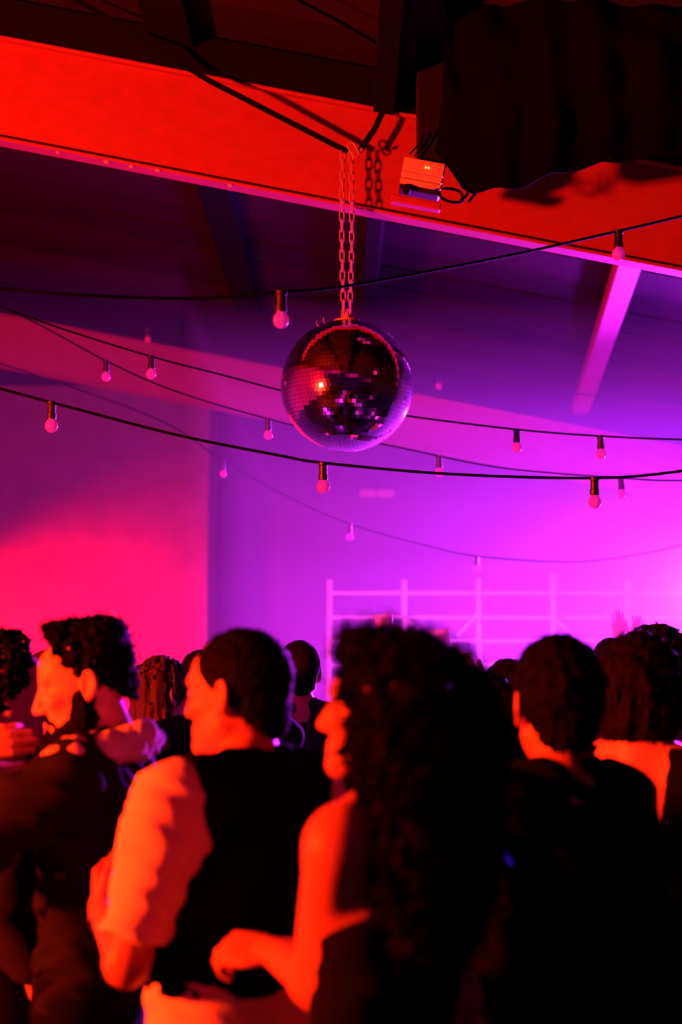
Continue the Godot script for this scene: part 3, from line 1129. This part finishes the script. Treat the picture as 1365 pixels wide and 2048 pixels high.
func hair_bag(kind: String, seed_: int, cell: float) -> Array:
	var key := "hair%s%d%f" % [kind, seed_, cell]
	if cache.has(key):
		return cache[key]
	var F: Field
	var b := bag()
	match kind:
		"short", "crop":
			F = Field.new(Vector3(-0.12, -0.14, -0.15), Vector3(0.12, 0.17, 0.16), cell)
			var g: float = 0.016 if kind == "short" else 0.009
			F.ell(Vector3(0, 0.032, 0.016), Vector3(0.077, 0.088, 0.096) + Vector3(g * 0.6, g, g), 0.02)
			F.ell(Vector3(0, -0.045, 0.06), Vector3(0.056, 0.06, 0.05), 0.03)
			F.keep_below(Vector3(0, -0.72, -0.69), Vector3(0, 0.078, -0.082))
			F.keep_below(Vector3(0, -0.35, -0.94), Vector3(0, 0.0, -0.03))
			F.rough(noise(42.0, seed_, 2), 0.009 if kind == "short" else 0.004)
		"quiff":
			F = Field.new(Vector3(-0.13, -0.14, -0.17), Vector3(0.13, 0.19, 0.17), cell)
			F.ell(Vector3(0, 0.034, 0.018), Vector3(0.081, 0.094, 0.105), 0.02)
			F.ell(Vector3(0.0, 0.105, -0.04), Vector3(0.07, 0.045, 0.075), 0.03)
			F.ell(Vector3(0, 0.09, 0.05), Vector3(0.075, 0.05, 0.07), 0.03)
			F.ell(Vector3(0, -0.045, 0.06), Vector3(0.056, 0.06, 0.05), 0.03)
			F.keep_below(Vector3(0, -0.8, -0.6), Vector3(0, 0.082, -0.09))
			F.keep_below(Vector3(0, -0.25, -0.97), Vector3(0, 0.0, -0.022))
			F.rough(noise(36.0, seed_, 3), 0.016)
		"curly":
			F = Field.new(Vector3(-0.16, -0.16, -0.17), Vector3(0.16, 0.2, 0.2), cell)
			F.ell(Vector3(0, 0.045, 0.02), Vector3(0.105, 0.11, 0.118), 0.03)
			F.ell(Vector3(0, -0.04, 0.06), Vector3(0.075, 0.07, 0.06), 0.03)
			F.keep_below(Vector3(0, -0.7, -0.71), Vector3(0, 0.07, -0.085))
			F.keep_below(Vector3(0, -0.25, -0.97), Vector3(0, 0.0, -0.02))
			F.rough(noise(30.0, seed_, 3), 0.028)
		"afro":
			F = Field.new(Vector3(-0.2, -0.2, -0.2), Vector3(0.2, 0.25, 0.24), cell)
			F.ell(Vector3(0, 0.05, 0.03), Vector3(0.14, 0.135, 0.14), 0.03)
			F.keep_below(Vector3(0, -0.55, -0.83), Vector3(0, 0.06, -0.08))
			F.rough(noise(26.0, seed_, 2), 0.018)
		"big":
			# a large loose mane of curls, open at the face
			F = Field.new(Vector3(-0.26, -0.46, -0.22), Vector3(0.26, 0.25, 0.31), cell)
			F.ell(Vector3(0, 0.035, 0.035), Vector3(0.14, 0.105, 0.13), 0.03)
			F.ell(Vector3(0, -0.05, 0.075), Vector3(0.175, 0.13, 0.13), 0.05)
			F.ell(Vector3(0, -0.2, 0.1), Vector3(0.175, 0.15, 0.115), 0.05)
			F.ell(Vector3(0, -0.33, 0.11), Vector3(0.14, 0.1, 0.08), 0.04)
			F.ell(Vector3(0.0, 0.1, -0.04), Vector3(0.07, 0.035, 0.06), 0.03)
			F.ell(Vector3(0.06, 0.06, -0.03), Vector3(0.08, 0.07, 0.07), 0.03)
			F.ell(Vector3(-0.05, -0.03, -0.118), Vector3(0.105, 0.14, 0.12), 0.025, Basis(), true)
			F.ell(Vector3(-0.09, -0.24, -0.06), Vector3(0.11, 0.15, 0.115), 0.03, Basis(), true)
			F.rough(noise(24.0, seed_, 3), 0.026)
		"bob":
			F = Field.new(Vector3(-0.16, -0.2, -0.16), Vector3(0.16, 0.18, 0.19), cell)
			F.ell(Vector3(0, 0.035, 0.018), Vector3(0.094, 0.098, 0.11), 0.03)
			F.ell(Vector3(0, -0.05, 0.03), Vector3(0.105, 0.095, 0.098), 0.04)
			F.keep_below(Vector3(0, -1, -0.05), Vector3(0, -0.11, 0))
			F.ell(Vector3(0, -0.06, -0.12), Vector3(0.07, 0.11, 0.1), 0.02, Basis(), true)
			F.rough(noise(34.0, seed_, 3), 0.014, Basis(), Vector3(1, 0.35, 1))
		"long":
			F = Field.new(Vector3(-0.15, -0.42, -0.16), Vector3(0.15, 0.16, 0.19), cell)
			F.ell(Vector3(0, 0.033, 0.018), Vector3(0.088, 0.096, 0.108), 0.03)
			F.ell(Vector3(0, -0.14, 0.055), Vector3(0.1, 0.2, 0.07), 0.05)
			F.ell(Vector3(0, -0.28, 0.075), Vector3(0.095, 0.12, 0.05), 0.05)
			F.ell(Vector3(0, -0.06, -0.12), Vector3(0.062, 0.13, 0.105), 0.02, Basis(), true)
			F.rough(noise(36.0, seed_, 3), 0.018, Basis(), Vector3(1, 0.2, 1))
	F.into(b)
	cache[key] = b
	return b


# loose curls and strands standing off a hair surface
func strands(b: Array, count: int, length: float, width: float, curl: float, seed_: int) -> void:
	var r := RandomNumberGenerator.new()
	r.seed = seed_
	var n: int = b[0].size()
	for k in count:
		var i := r.randi_range(0, n - 1)
		var p: Vector3 = b[0][i]
		var nor: Vector3 = b[1][i]
		var dir := (nor + Vector3(r.randfn(0, 0.5), r.randfn(0, 0.5) - 0.15, r.randfn(0, 0.5))).normalized()
		var side := dir.cross(Vector3(r.randfn(), r.randfn(), r.randfn())).normalized()
		var l := length * r.randf_range(0.4, 1.1)
		var pts := [p - nor * 0.003]
		for s in 4:
			var ang := curl * (s + 1)
			pts.append(pts[-1] + (dir * cos(ang) + side * sin(ang)) * l / 4.0)
		tube(b, pts, [width, width, width * 0.9, width * 0.7, width * 0.3], 3, false)


func person(where: Vector3, yaw_deg: float, label: String, o: Dictionary) -> Node3D:
	var t := thing("person", label, "person", where, deg_to_rad(yaw_deg), o.get("group", ""))
	var s: float = o.get("h", 1.7) / 1.7
	var sw: float = o.get("sw", 1.0)
	var fine: int = o.get("fine", 1)                     # 2 near, 1 middle, 0 far
	var inv := Transform3D(Basis(Vector3.UP, deg_to_rad(yaw_deg)), where).affine_inverse()
	var arms := []
	for q in [-1.0, 1.0]:
		var sh := Vector3(0.165 * q * sw, 1.385, 0.006) * s
		var a := [sh, sh + Vector3(0.035 * q, -0.285, 0.03) * s, sh + Vector3(0.05 * q, -0.53, -0.05) * s]
		var key := "arm_l" if q < 0.0 else "arm_r"
		if o.has(key):
			a = [sh, inv * o[key][0], inv * o[key][1]]
		arms.append(a)
	var lo := Vector3(-0.32, 0.0, -0.26) * s
	var hi := Vector3(0.32, 1.53, 0.22) * s
	for a in arms:
		for p in a:
			lo = lo.min(p - Vector3.ONE * 0.12)
			hi = hi.max(p + Vector3.ONE * 0.12)
	var hd: Array = o.get("head", [0.0, 0.0, 0.0])
	var turn := Basis(Vector3.UP, deg_to_rad(hd[0])) * Basis(Vector3.RIGHT, deg_to_rad(-hd[1])) * Basis(Vector3.BACK, deg_to_rad(hd[2]))
	var mid: Vector3 = Vector3(0, 1.585, -0.005) * s + o.get("lean", Vector3.ZERO)
	mid += turn * Vector3(0, 0.09, -0.01) - Vector3(0, 0.09, -0.01)
	var hx := Transform3D(turn * Basis.from_scale(Vector3.ONE * o.get("head_size", 1.0)), mid)
	# the body: one continuous skin
	var skin := bag()
	var cell: float = o.get("body_cell", [0.022, 0.018, 0.016][fine])
	var F := Field.new(Vector3(lo.x, 0.55 if o.get("body_cell", 0.0) > 0.0 else -0.01, lo.z), hi, cell)
	torso(F, s, 0.0, sw, 0.04)
	F.capsule(Vector3(0, 1.41, 0.03) * s, hx * Vector3(0, -0.085, 0.026), 0.058 * s, 0.051, 0.03)
	for a in arms:
		arm(F, s, 0.0, a)
	for q in [-1.0, 1.0]:
		F.capsule(Vector3(0.085 * q, 0.9, 0) * s, Vector3(0.095 * q, 0.48, -0.01) * s, 0.082 * s, 0.052 * s, 0.03)
		if not o.has("body_cell"):
			F.capsule(Vector3(0.095 * q, 0.48, -0.01) * s, Vector3(0.1 * q, 0.08, 0.02) * s, 0.052 * s, 0.036 * s, 0.02)
			F.capsule(Vector3(0.1 * q, 0.04, 0.02) * s, Vector3(0.115 * q, 0.035, -0.14) * s, 0.036 * s, 0.03 * s, 0.02)
	F.into(skin)
	if o.has("body_cell"):
		# the legs below, on a coarser grid
		var L := Field.new(Vector3(-0.25, -0.01, -0.25) * s, Vector3(0.25, 0.68, 0.2) * s, 0.018)
		for q in [-1.0, 1.0]:
			L.capsule(Vector3(0.085 * q, 0.9, 0) * s, Vector3(0.095 * q, 0.48, -0.01) * s, 0.082 * s, 0.052 * s, 0.03)
			L.capsule(Vector3(0.095 * q, 0.48, -0.01) * s, Vector3(0.1 * q, 0.08, 0.02) * s, 0.052 * s, 0.036 * s, 0.02)
			L.capsule(Vector3(0.1 * q, 0.04, 0.02) * s, Vector3(0.115 * q, 0.035, -0.14) * s, 0.036 * s, 0.03 * s, 0.02)
		L.into(skin)
	pour(skin, head_bag([0.009, 0.006, 0.004][fine]), hx)
	for k in 2:
		var q := -1.0 if k == 0 else 1.0
		var a: Array = arms[k]
		var dir: Vector3 = (a[2] - a[1]).normalized()
		var key := "hand_l" if k == 0 else "hand_r"
		var hx2 := Transform3D(along(dir, Vector3(-q, 0, 0.0)), a[2])
		var curl := 0.35
		var m := -q
		if o.has(key):
			# world palm direction, world finger direction, curl
			var y: Vector3 = (inv.basis * o[key][1]).normalized()
			var z: Vector3 = -(inv.basis * o[key][0])
			z = (z - y * z.dot(y)).normalized()
			hx2 = Transform3D(Basis(y.cross(z), y, z), a[2])
			curl = o[key][2]
			m = -q if o[key].size() < 4 else o[key][3]
		else:
			# palm turned towards the body
			var z := Vector3(q, 0, 0)
			z = (z - dir * z.dot(dir)).normalized()
			hx2 = Transform3D(Basis(dir.cross(z), dir, z), a[2])
			m = 1.0 if k == 0 else -1.0
		pour(skin, hand_bag(0.0035 if fine == 2 and o.has(key) else 0.0055, m, curl), hx2)
	part("body", skin, M[o.get("skin", "skin_mid")], t)
	# hair
	if o.has("hair"):
		var h: Array = o.hair                            # kind, material, seed, strands, length, curl
		var hb := bag()
		pour(hb, hair_bag(h[0], h[2], [0.011, 0.0085, 0.0065][fine]), hx)
		if h[3] > 0:
			strands(hb, h[3], h[4], 0.0011 if fine == 2 else 0.0016, h[5], h[2] + 1)
		part("hair", hb, M[h[1]], t)
	if o.has("beard"):
		var B := Field.new(Vector3(-0.1, -0.16, -0.14), Vector3(0.1, 0.02, 0.06), 0.0045)
		for q in [-1.0, 1.0]:
			B.capsule(Vector3(0.056 * q, -0.03, -0.004), Vector3(0.05 * q, -0.075, -0.012), 0.027, 0.031, 0.01)
			B.capsule(Vector3(0.05 * q, -0.075, -0.012), Vector3(0.012 * q, -0.108, -0.074), 0.03, 0.028, 0.015)
			B.capsule(Vector3(0.004 * q, -0.053, -0.098), Vector3(0.026 * q, -0.072, -0.084), 0.0085, 0.007, 0.004)
		B.capsule(Vector3(0, -0.1, -0.084), Vector3(0, -0.118, -0.078), 0.027, 0.026, 0.012)
		B.rough(noise(60.0, 9, 2), 0.006)
		var bb := bag()
		B.into(bb, hx)
		part("beard", bb, M[o.beard], t)
	# top
	var top: Dictionary = o.top
	var tc: float = top.get("cell", [0.02, 0.015, 0.01][fine])
	var off: float = top.get("off", 0.014)
	var G := Field.new(Vector3(lo.x - 0.03, 0.8 * s, lo.z - 0.03), Vector3(hi.x + 0.03, maxf(hi.y, 1.5) + 0.03, hi.z + 0.03), tc)
	torso(G, s, off, sw, 0.045)
	if top.get("loose", 0.0) > 0.0:
		G.ell(Vector3(0, 1.0, 0) * s, Vector3(0.19, 0.26, 0.15) * s, 0.06)
	if top.sleeve > 0.0:
		for a in arms:
			arm(G, s, off + top.get("sleeve_off", 0.006), a, minf(top.sleeve, 1.0), maxf(0.0, top.sleeve - 1.0), 0.035)
	else:
		for q in [-1.0, 1.0]:
			G.ell(Vector3(0.19 * q * sw, 1.41, 0) * s, Vector3(0.085, 0.15, 0.13) * s, 0.015, Basis(), true)
	var nl: float = top.get("neck", 1.46)
	G.keep_below(Vector3(0, 1, top.get("neck_tilt", -0.45)), Vector3(0, nl, 0) * s)
	if top.has("low_back"):
		G.ell(Vector3(0, 1.5, 0.14) * s, Vector3(0.11, top.low_back, 0.16) * s, 0.01, Basis(), true)
	G.rough(noise(7.0, top.get("seed", 1), 2), top.get("folds", 0.012), Basis(Vector3.BACK, 0.6) , Vector3(0.7, 2.6, 0.7))
	G.keep_below(Vector3(0, -1, 0), Vector3(0, top.get("hem", 0.9), 0) * s)
	var gb := bag()
	G.into(gb)
	part(top.get("name", "shirt"), gb, M[top.mat], t)
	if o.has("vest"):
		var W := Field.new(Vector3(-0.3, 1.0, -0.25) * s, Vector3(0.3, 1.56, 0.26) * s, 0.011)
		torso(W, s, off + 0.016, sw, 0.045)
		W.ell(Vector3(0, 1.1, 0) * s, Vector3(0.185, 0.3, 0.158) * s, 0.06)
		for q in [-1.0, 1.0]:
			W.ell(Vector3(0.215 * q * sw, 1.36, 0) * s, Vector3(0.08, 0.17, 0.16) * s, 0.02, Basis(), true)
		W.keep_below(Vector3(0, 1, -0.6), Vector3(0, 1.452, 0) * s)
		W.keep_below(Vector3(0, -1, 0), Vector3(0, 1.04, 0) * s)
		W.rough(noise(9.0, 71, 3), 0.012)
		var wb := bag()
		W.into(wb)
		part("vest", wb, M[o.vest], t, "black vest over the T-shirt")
	if o.has("hood"):
		var H := Field.new(Vector3(-0.34, 1.22, -0.34) * s, Vector3(0.24, 1.62, 0.26) * s, 0.009)
		for k in 12:
			var a0 := TAU * k / 12.0
			var a1 := TAU * (k + 1) / 12.0
			var p0 := Vector3(sin(a0) * 0.1, 1.425 + 0.03 * cos(a0), 0.02 + cos(a0) * 0.085) * s
			var p1 := Vector3(sin(a1) * 0.1, 1.425 + 0.03 * cos(a1), 0.02 + cos(a1) * 0.085) * s
			var w0 := 0.02 + 0.008 * (1.0 + cos(a0))
			H.capsule(p0, p1, w0, 0.02 + 0.008 * (1.0 + cos(a1)), 0.02)
		var lsh: Vector3 = arms[0][0]
		var lel: Vector3 = arms[0][1]
		H.capsule(Vector3(-0.1, 1.42, 0.0) * s, lsh + Vector3(0.01, 0.04, 0.0), 0.028, 0.04, 0.03)
		H.capsule(lsh + Vector3(0.01, 0.04, 0.0), lsh.lerp(lel, 0.6) + Vector3(0, 0.028, 0), 0.04, 0.045, 0.03)
		H.rough(noise(14.0, 77, 2), 0.02)
		var hb2 := bag()
		H.into(hb2)
		part("hood", hb2, M[o.hood], t, "pale hood lying round the neck")
		for q in [-1.0, 1.0]:
			var cb := bag()
			var c0 := Vector3(0.035 * q, 1.42, -0.125) * s
			tube(cb, [c0, c0 + Vector3(0.004 * q, -0.06, -0.014), c0 + Vector3(0.006 * q, -0.13, -0.012), c0 + Vector3(0.006 * q, -0.132, -0.012), c0 + Vector3(0.006 * q, -0.165, -0.012)], [0.003, 0.003, 0.003, 0.006, 0.005], 8)
			part("drawstring", cb, M[o.hood], t)
	# trousers and shoes, alike for all and scaled to the wearer
	if not cache.has("trousers"):
		var P := Field.new(Vector3(-0.28, 0.03, -0.2), Vector3(0.28, 1.08, 0.2), 0.02)
		P.ell(Vector3(0, 0.93, 0.008), Vector3(0.165, 0.13, 0.122), 0.03)
		for q in [-1.0, 1.0]:
			P.capsule(Vector3(0.087 * q, 0.9, 0), Vector3(0.097 * q, 0.48, -0.008), 0.093, 0.07, 0.03)
			P.capsule(Vector3(0.097 * q, 0.48, -0.008), Vector3(0.102 * q, 0.1, 0.02), 0.07, 0.058, 0.02, true)
		P.keep_below(Vector3(0, 1, 0), Vector3(0, 1.03, 0))
		var pb := bag()
		P.into(pb)
		cache["trousers"] = mesh_of(pb)
		var S := Field.new(Vector3(0.02, -0.02, -0.24), Vector3(0.2, 0.16, 0.12), 0.01)
		S.capsule(Vector3(0.1, 0.045, 0.035), Vector3(0.116, 0.04, -0.16), 0.045, 0.044, 0.02)
		S.capsule(Vector3(0.1, 0.06, 0.025), Vector3(0.1, 0.11, 0.02), 0.048, 0.046, 0.02)
		S.keep_below(Vector3(0, -1, 0), Vector3(0, 0.002, 0))
		var sb := bag()
		S.into(sb)
		cache["shoe"] = mesh_of(sb)
		var sb2 := bag()
		pour(sb2, sb, Transform3D(Basis.from_scale(Vector3(-1, 1, 1)), Vector3.ZERO))
		cache["shoe_l"] = mesh_of(sb2)
	for q in [["trousers", "trousers", o.get("legs", "cloth_black")], ["shoe", "shoe", "shoe"], ["shoe_l", "shoe", "shoe"]]:
		var pt := part(q[1], cache[q[0]], M[q[2]], t)
		pt.scale = Vector3.ONE * s
	return t


func people() -> void:
	var V := func(x: float, y: float, z: float) -> Vector3: return Vector3(x, y, z)
	# woman with the big curly hair, nearest the camera
	person(Vector3(0.067, 0, -2.3), 58.0, "person with a huge mane of dark curls and bare arm, nearest the camera", {
		"h": 1.685, "sw": 0.88, "fine": 2, "body_cell": 0.009, "head": [8.0, -4.0, 0.0], "head_size": 0.92, "skin": "skin_mid", "hair": ["big", "hair_black", 31, 7000, 0.05, 0.6],
		"arm_l": [Vector3(-0.04, 1.15, -2.3), Vector3(-0.115, 1.15, -2.5)], "hand_l": [Vector3(0.3, -0.8, -0.4), Vector3(-0.8, 0.0, -0.35), 0.9],
		"top": {"name": "tank_top", "mat": "cloth_black", "sleeve": 0.0, "neck": 1.4, "off": 0.008, "seed": 2}})
	# person in the white T-shirt
	person(Vector3(-0.196, 0, -2.8), 46.0, "person in a white T-shirt under a black vest, seen from behind", {
		"h": 1.695, "sw": 1.08, "fine": 2, "head": [14.0, 2.0, 0.0], "skin": "skin_mid", "hair": ["crop", "hair_black", 32, 900, 0.012, 0.3],
		"arm_l": [Vector3(-0.385, 1.105, -2.62), Vector3(-0.47, 1.16, -2.85)], "hand_l": [Vector3(0.7, 0.2, -0.3), Vector3(-0.2, 0.4, -0.9), 0.7],
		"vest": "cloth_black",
		"top": {"name": "t_shirt", "mat": "tee_white", "sleeve": 0.84, "sleeve_off": 0.012, "loose": 1.0, "cell": 0.008, "folds": 0.014, "seed": 12, "neck": 1.462}})
	# bearded man drinking
	person(Vector3(-0.548, 0, -3.2), 78.0, "bearded person drinking, hand raised to the mouth, with a pale hood round the neck", {
		"h": 1.71, "fine": 2, "head": [18.0, 14.0, 0.0], "skin": "skin_light", "hair": ["quiff", "hair_black", 33, 1500, 0.02, 0.4], "beard": "hair_black", "hood": "cloth_pale",
		"arm_l": [Vector3(-0.77, 1.24, -3.0), Vector3(-0.81, 1.445, -3.14)], "hand_l": [Vector3(0.25, -0.1, -1), Vector3(0.9, 0.25, -0.1), 0.6],
		"top": {"name": "hooded_jacket", "mat": "cloth_charcoal", "sleeve": 1.95, "sleeve_off": 0.012, "cell": 0.009, "folds": 0.02, "seed": 14, "neck": 1.47}})
	# the two dark heads at the right
	person(Vector3(0.414, 0, -2.75), 28.0, "person in black with short curly hair, back turned, right of the big curls", {
		"h": 1.675, "sw": 0.86, "fine": 2, "head": [-20.0, 0.0, 0.0], "skin": "skin_mid", "hair": ["short", "hair_black", 34, 2600, 0.014, 0.7],
		"top": {"name": "jacket", "mat": "cloth_black", "sleeve": 1.95, "sleeve_off": 0.01, "seed": 3, "neck": 1.475}})
	person(Vector3(0.70, 0, -3.35), -34.0, "person with a dark bob and bare upper back at the right edge", {
		"h": 1.685, "sw": 0.9, "fine": 2, "body_cell": 0.01, "head": [10.0, 0.0, 0.0], "skin": "skin_light", "hair": ["bob", "hair_dark", 35, 1500, 0.02, 0.2],
		"top": {"name": "low_back_top", "mat": "cloth_black", "sleeve": 0.9, "neck": 1.43, "low_back": 0.33, "seed": 4}})
	crowd()


func crowd() -> void:
	var list := [
		# u, top v, depth, yaw, label, hair, skin, top, extra
		[10, 1268, 3.6, -60, "person with dark wavy hair cut off by the left edge, facing right", ["curly", "hair_black", 41, 900, 0.02, 0.6], "skin_mid", "cloth_charcoal"],
		[100, 1305, 4.9, 20, "red-lit person in pale clothes between the left edge and the drinker", ["short", "hair_brown", 42, 0, 0.01, 0.2], "skin_light", "cloth_pale"],
		[172, 1284, 4.0, 10, "person with loose wavy hair directly behind the drinker", ["curly", "hair_dark", 43, 700, 0.025, 0.6], "skin_light", "cloth_charcoal"],
		[328, 1318, 5.0, -50, "person with long straight hair between the drinker and white T-shirt", ["long", "hair_brown", 44, 300, 0.02, 0.2], "skin_light", "cloth_black"],
		[400, 1306, 6.2, 5, "far dark-haired person left of the white T-shirt", ["short", "hair_dark", 45, 0, 0.01, 0.2], "skin_mid", "cloth_navy"],
		[452, 1270, 4.3, 15, "bald pink-lit person just behind the white T-shirt", [], "skin_light", "cloth_charcoal"],
		[598, 1284, 5.6, 10, "far person peeking out left of the big curls", ["crop", "hair_dark", 46, 0, 0.01, 0.2], "skin_light", "cloth_navy"],
		[968, 1352, 3.9, 25, "purple-lit person below the raised arm beside the big curls", ["long", "hair_dark", 47, 300, 0.02, 0.2], "skin_light", "cloth_grey"],
		[1150, 1294, 4.4, 0, "person with dark hair showing between the two dark heads", ["short", "hair_brown", 48, 0, 0.01, 0.2], "skin_light", "cloth_grey"],
		[1222, 1278, 6.2, -5, "far hazy person with a smooth round head at the right", ["crop", "hair_dark", 49, 0, 0.01, 0.2], "skin_mid", "cloth_grey"],
		[1312, 1258, 5.1, -10, "hazy person with a round afro behind the dark bob", ["afro", "hair_dark", 50, 2500, 0.016, 0.8], "skin_brown", "cloth_grey"],
		[1385, 1330, 5.6, -5, "person half cut off by the right edge of the frame", ["long", "hair_dark", 51, 0, 0.02, 0.2], "skin_light", "cloth_charcoal"],
	]
	for q in list:
		var p := at(q[0], 1285, q[2])
		var top_y: float = at(q[0], q[1], q[2]).y
		var extra: float = 0.0
		if q[5].size():
			extra = {"afro": 0.055, "curly": 0.03, "short": 0.012, "long": 0.012, "crop": 0.008}[q[5][0]]
		var o := {"h": top_y - extra, "fine": 1 if q[2] < 5.2 else 0, "skin": q[6], "group": "", "top": {"mat": q[7], "sleeve": 1.9, "seed": int(q[0])}}
		if q[5].size():
			o["hair"] = q[5]
		person(Vector3(p.x, 0, p.z), q[3], q[4], o)
	# people with raised hands
	var e := at(1010, 1440, 4.6)
	var w := at(948, 1392, 4.5)
	var p := Vector3(e.x + 0.03, 0, -4.75)
	person(p, 10.0, "person raising one arm between the big curls and the curly head", {
		"h": 1.6, "fine": 1, "skin": "skin_light", "hair": ["short", "hair_dark", 60, 0, 0.01, 0.2],
		"arm_l": [e + Vector3(0.03, -0.08, 0), w], "hand_l": [Vector3(0, 0, -1), Vector3(-0.35, 1, 0), 0.5],
		"top": {"mat": "cloth_grey", "sleeve": 1.75, "seed": 61}})
	e = at(800, 1400, 6.0)
	w = at(772, 1305, 6.0)
	person(Vector3(e.x + 0.12, 0, -6.2), 0.0, "far person holding a drink up above the big curls", {
		"h": 1.6, "fine": 0, "skin": "skin_light", "hair": ["short", "hair_dark", 62, 0, 0.01, 0.2],
		"arm_l": [e, w], "hand_l": [Vector3(0.3, 0, -1), Vector3(-0.1, 1, 0), 0.45],
		"top": {"mat": "cloth_grey", "sleeve": 1.2, "seed": 63}})
	e = at(1262, 1345, 8.5)
	w = at(1238, 1272, 8.5)
	var w2 := at(1275, 1285, 8.5)
	person(Vector3(e.x, 0, -8.65), 0.0, "farthest hazy person with both hands raised at the right", {
		"h": 1.62, "fine": 0, "skin": "skin_light", "hair": ["long", "hair_dark", 64, 0, 0.01, 0.2],
		"arm_l": [e + Vector3(-0.2, -0.02, 0.05), w], "hand_l": [Vector3(0, 0, -1), Vector3(0, 1, 0), 0.2],
		"arm_r": [e + Vector3(0.22, -0.04, 0.05), w2], "hand_r": [Vector3(0, 0, -1), Vector3(0.1, 1, 0), 0.2],
		"top": {"mat": "cloth_pale", "sleeve": 0.8, "seed": 65}})


func small_things() -> void:
	# the drinker's cup
	var c := thing("drinking_cup", "dark cup at the drinker's mouth", "cup", at(100, 1530, 3.25))
	var b := bag()
	var lean := Basis(Vector3.BACK, -0.35)
	lathe(b, Transform3D(lean, Vector3.ZERO), [[0.0, 0.0], [0.027, 0.0], [0.028, 0.004], [0.036, 0.1], [0.038, 0.103], [0.034, 0.1], [0.026, 0.008], [0.0, 0.008]], 20)
	part("wall", b, M.rubber, c)
	# wall fittings at the back
	var s := thing("wall_plate", "small square plate on the red-lit partition wall", "wall plate", at(227, 1228, 13.99))
	b = bag()
	box(b, Transform3D(), Vector3(0.06, 0.05, 0.012), 0.003)
	part("plate", b, M.case_white, s)
	b = bag()
	box(b, lying(Vector3(0, 0, 0.009)), Vector3(0.03, 0.026, 0.008), 0.002)
	part("rocker", b, M.case_white, s)
	var e := thing("twin_wall_box", "pair of pale boxes high on the back wall", "wall box", at(755, 987, 16.06))
	for q in [[-0.105, 0.17], [0.09, 0.17]]:
		b = bag()
		box(b, lying(Vector3(q[0], 0, 0)), Vector3(q[1], 0.085, 0.07), 0.008)
		part("box", b, M.case_white, e)
	b = bag()
	box(b, lying(Vector3(0, 0, -0.025)), Vector3(0.4, 0.05, 0.02), 0.003)
	part("rail", b, M.case_white, e)
	# clear plastic cups held up in the crowd
	for q in [["clear plastic cup held up above the big curls", 772, 1278, 5.93], ["clear plastic cup raised beside the big curls at the right", 884, 1318, 5.0]]:
		var cup := thing("plastic_cup", q[0], "cup", at(q[1], q[2], q[3]))
		b = bag()
		lathe(b, Transform3D(Basis(Vector3.BACK, 0.12), Vector3.ZERO), [[0.0, 0.0], [0.028, 0.0], [0.03, 0.004], [0.041, 0.1], [0.043, 0.104], [0.039, 0.1], [0.029, 0.007], [0.0, 0.007]], 20)
		part("wall", b, M.clear_plastic, cup)
	# two tiny marks on the black jacket, with glow put into both
	var patch := thing("glowing_red_patch", "tiny red patch with added glow on the black jacket sleeve", "jacket patch", at(962, 1664, 2.6))  # red patch that no lamp reaches, so its glow is added
	b = bag()
	box(b, Transform3D(), Vector3(0.021, 0.014, 0.012), 0.004)
	part("patch_face", b, glow_paint("patch_red_glow", Color(0.75, 0.0, 0.06), 0.6), patch)
	var sliver := thing("blue_lit_edge", "thin glowing sliver standing in for blue light on the sleeve edge", "glow stick", at(1006, 1704, 2.58))  # blue light on a sleeve edge, built as a glowing sliver
	b = bag()
	tube(b, [Vector3(-0.014, 0.018, 0), Vector3(0.0, 0.002, 0.002), Vector3(0.016, -0.021, 0)], [0.003, 0.0055, 0.0025], 8)
	part("glowing_tube", b, glow_paint("edge_blue_glow", Color(0.0, 0.06, 0.7), 0.7), sliver)
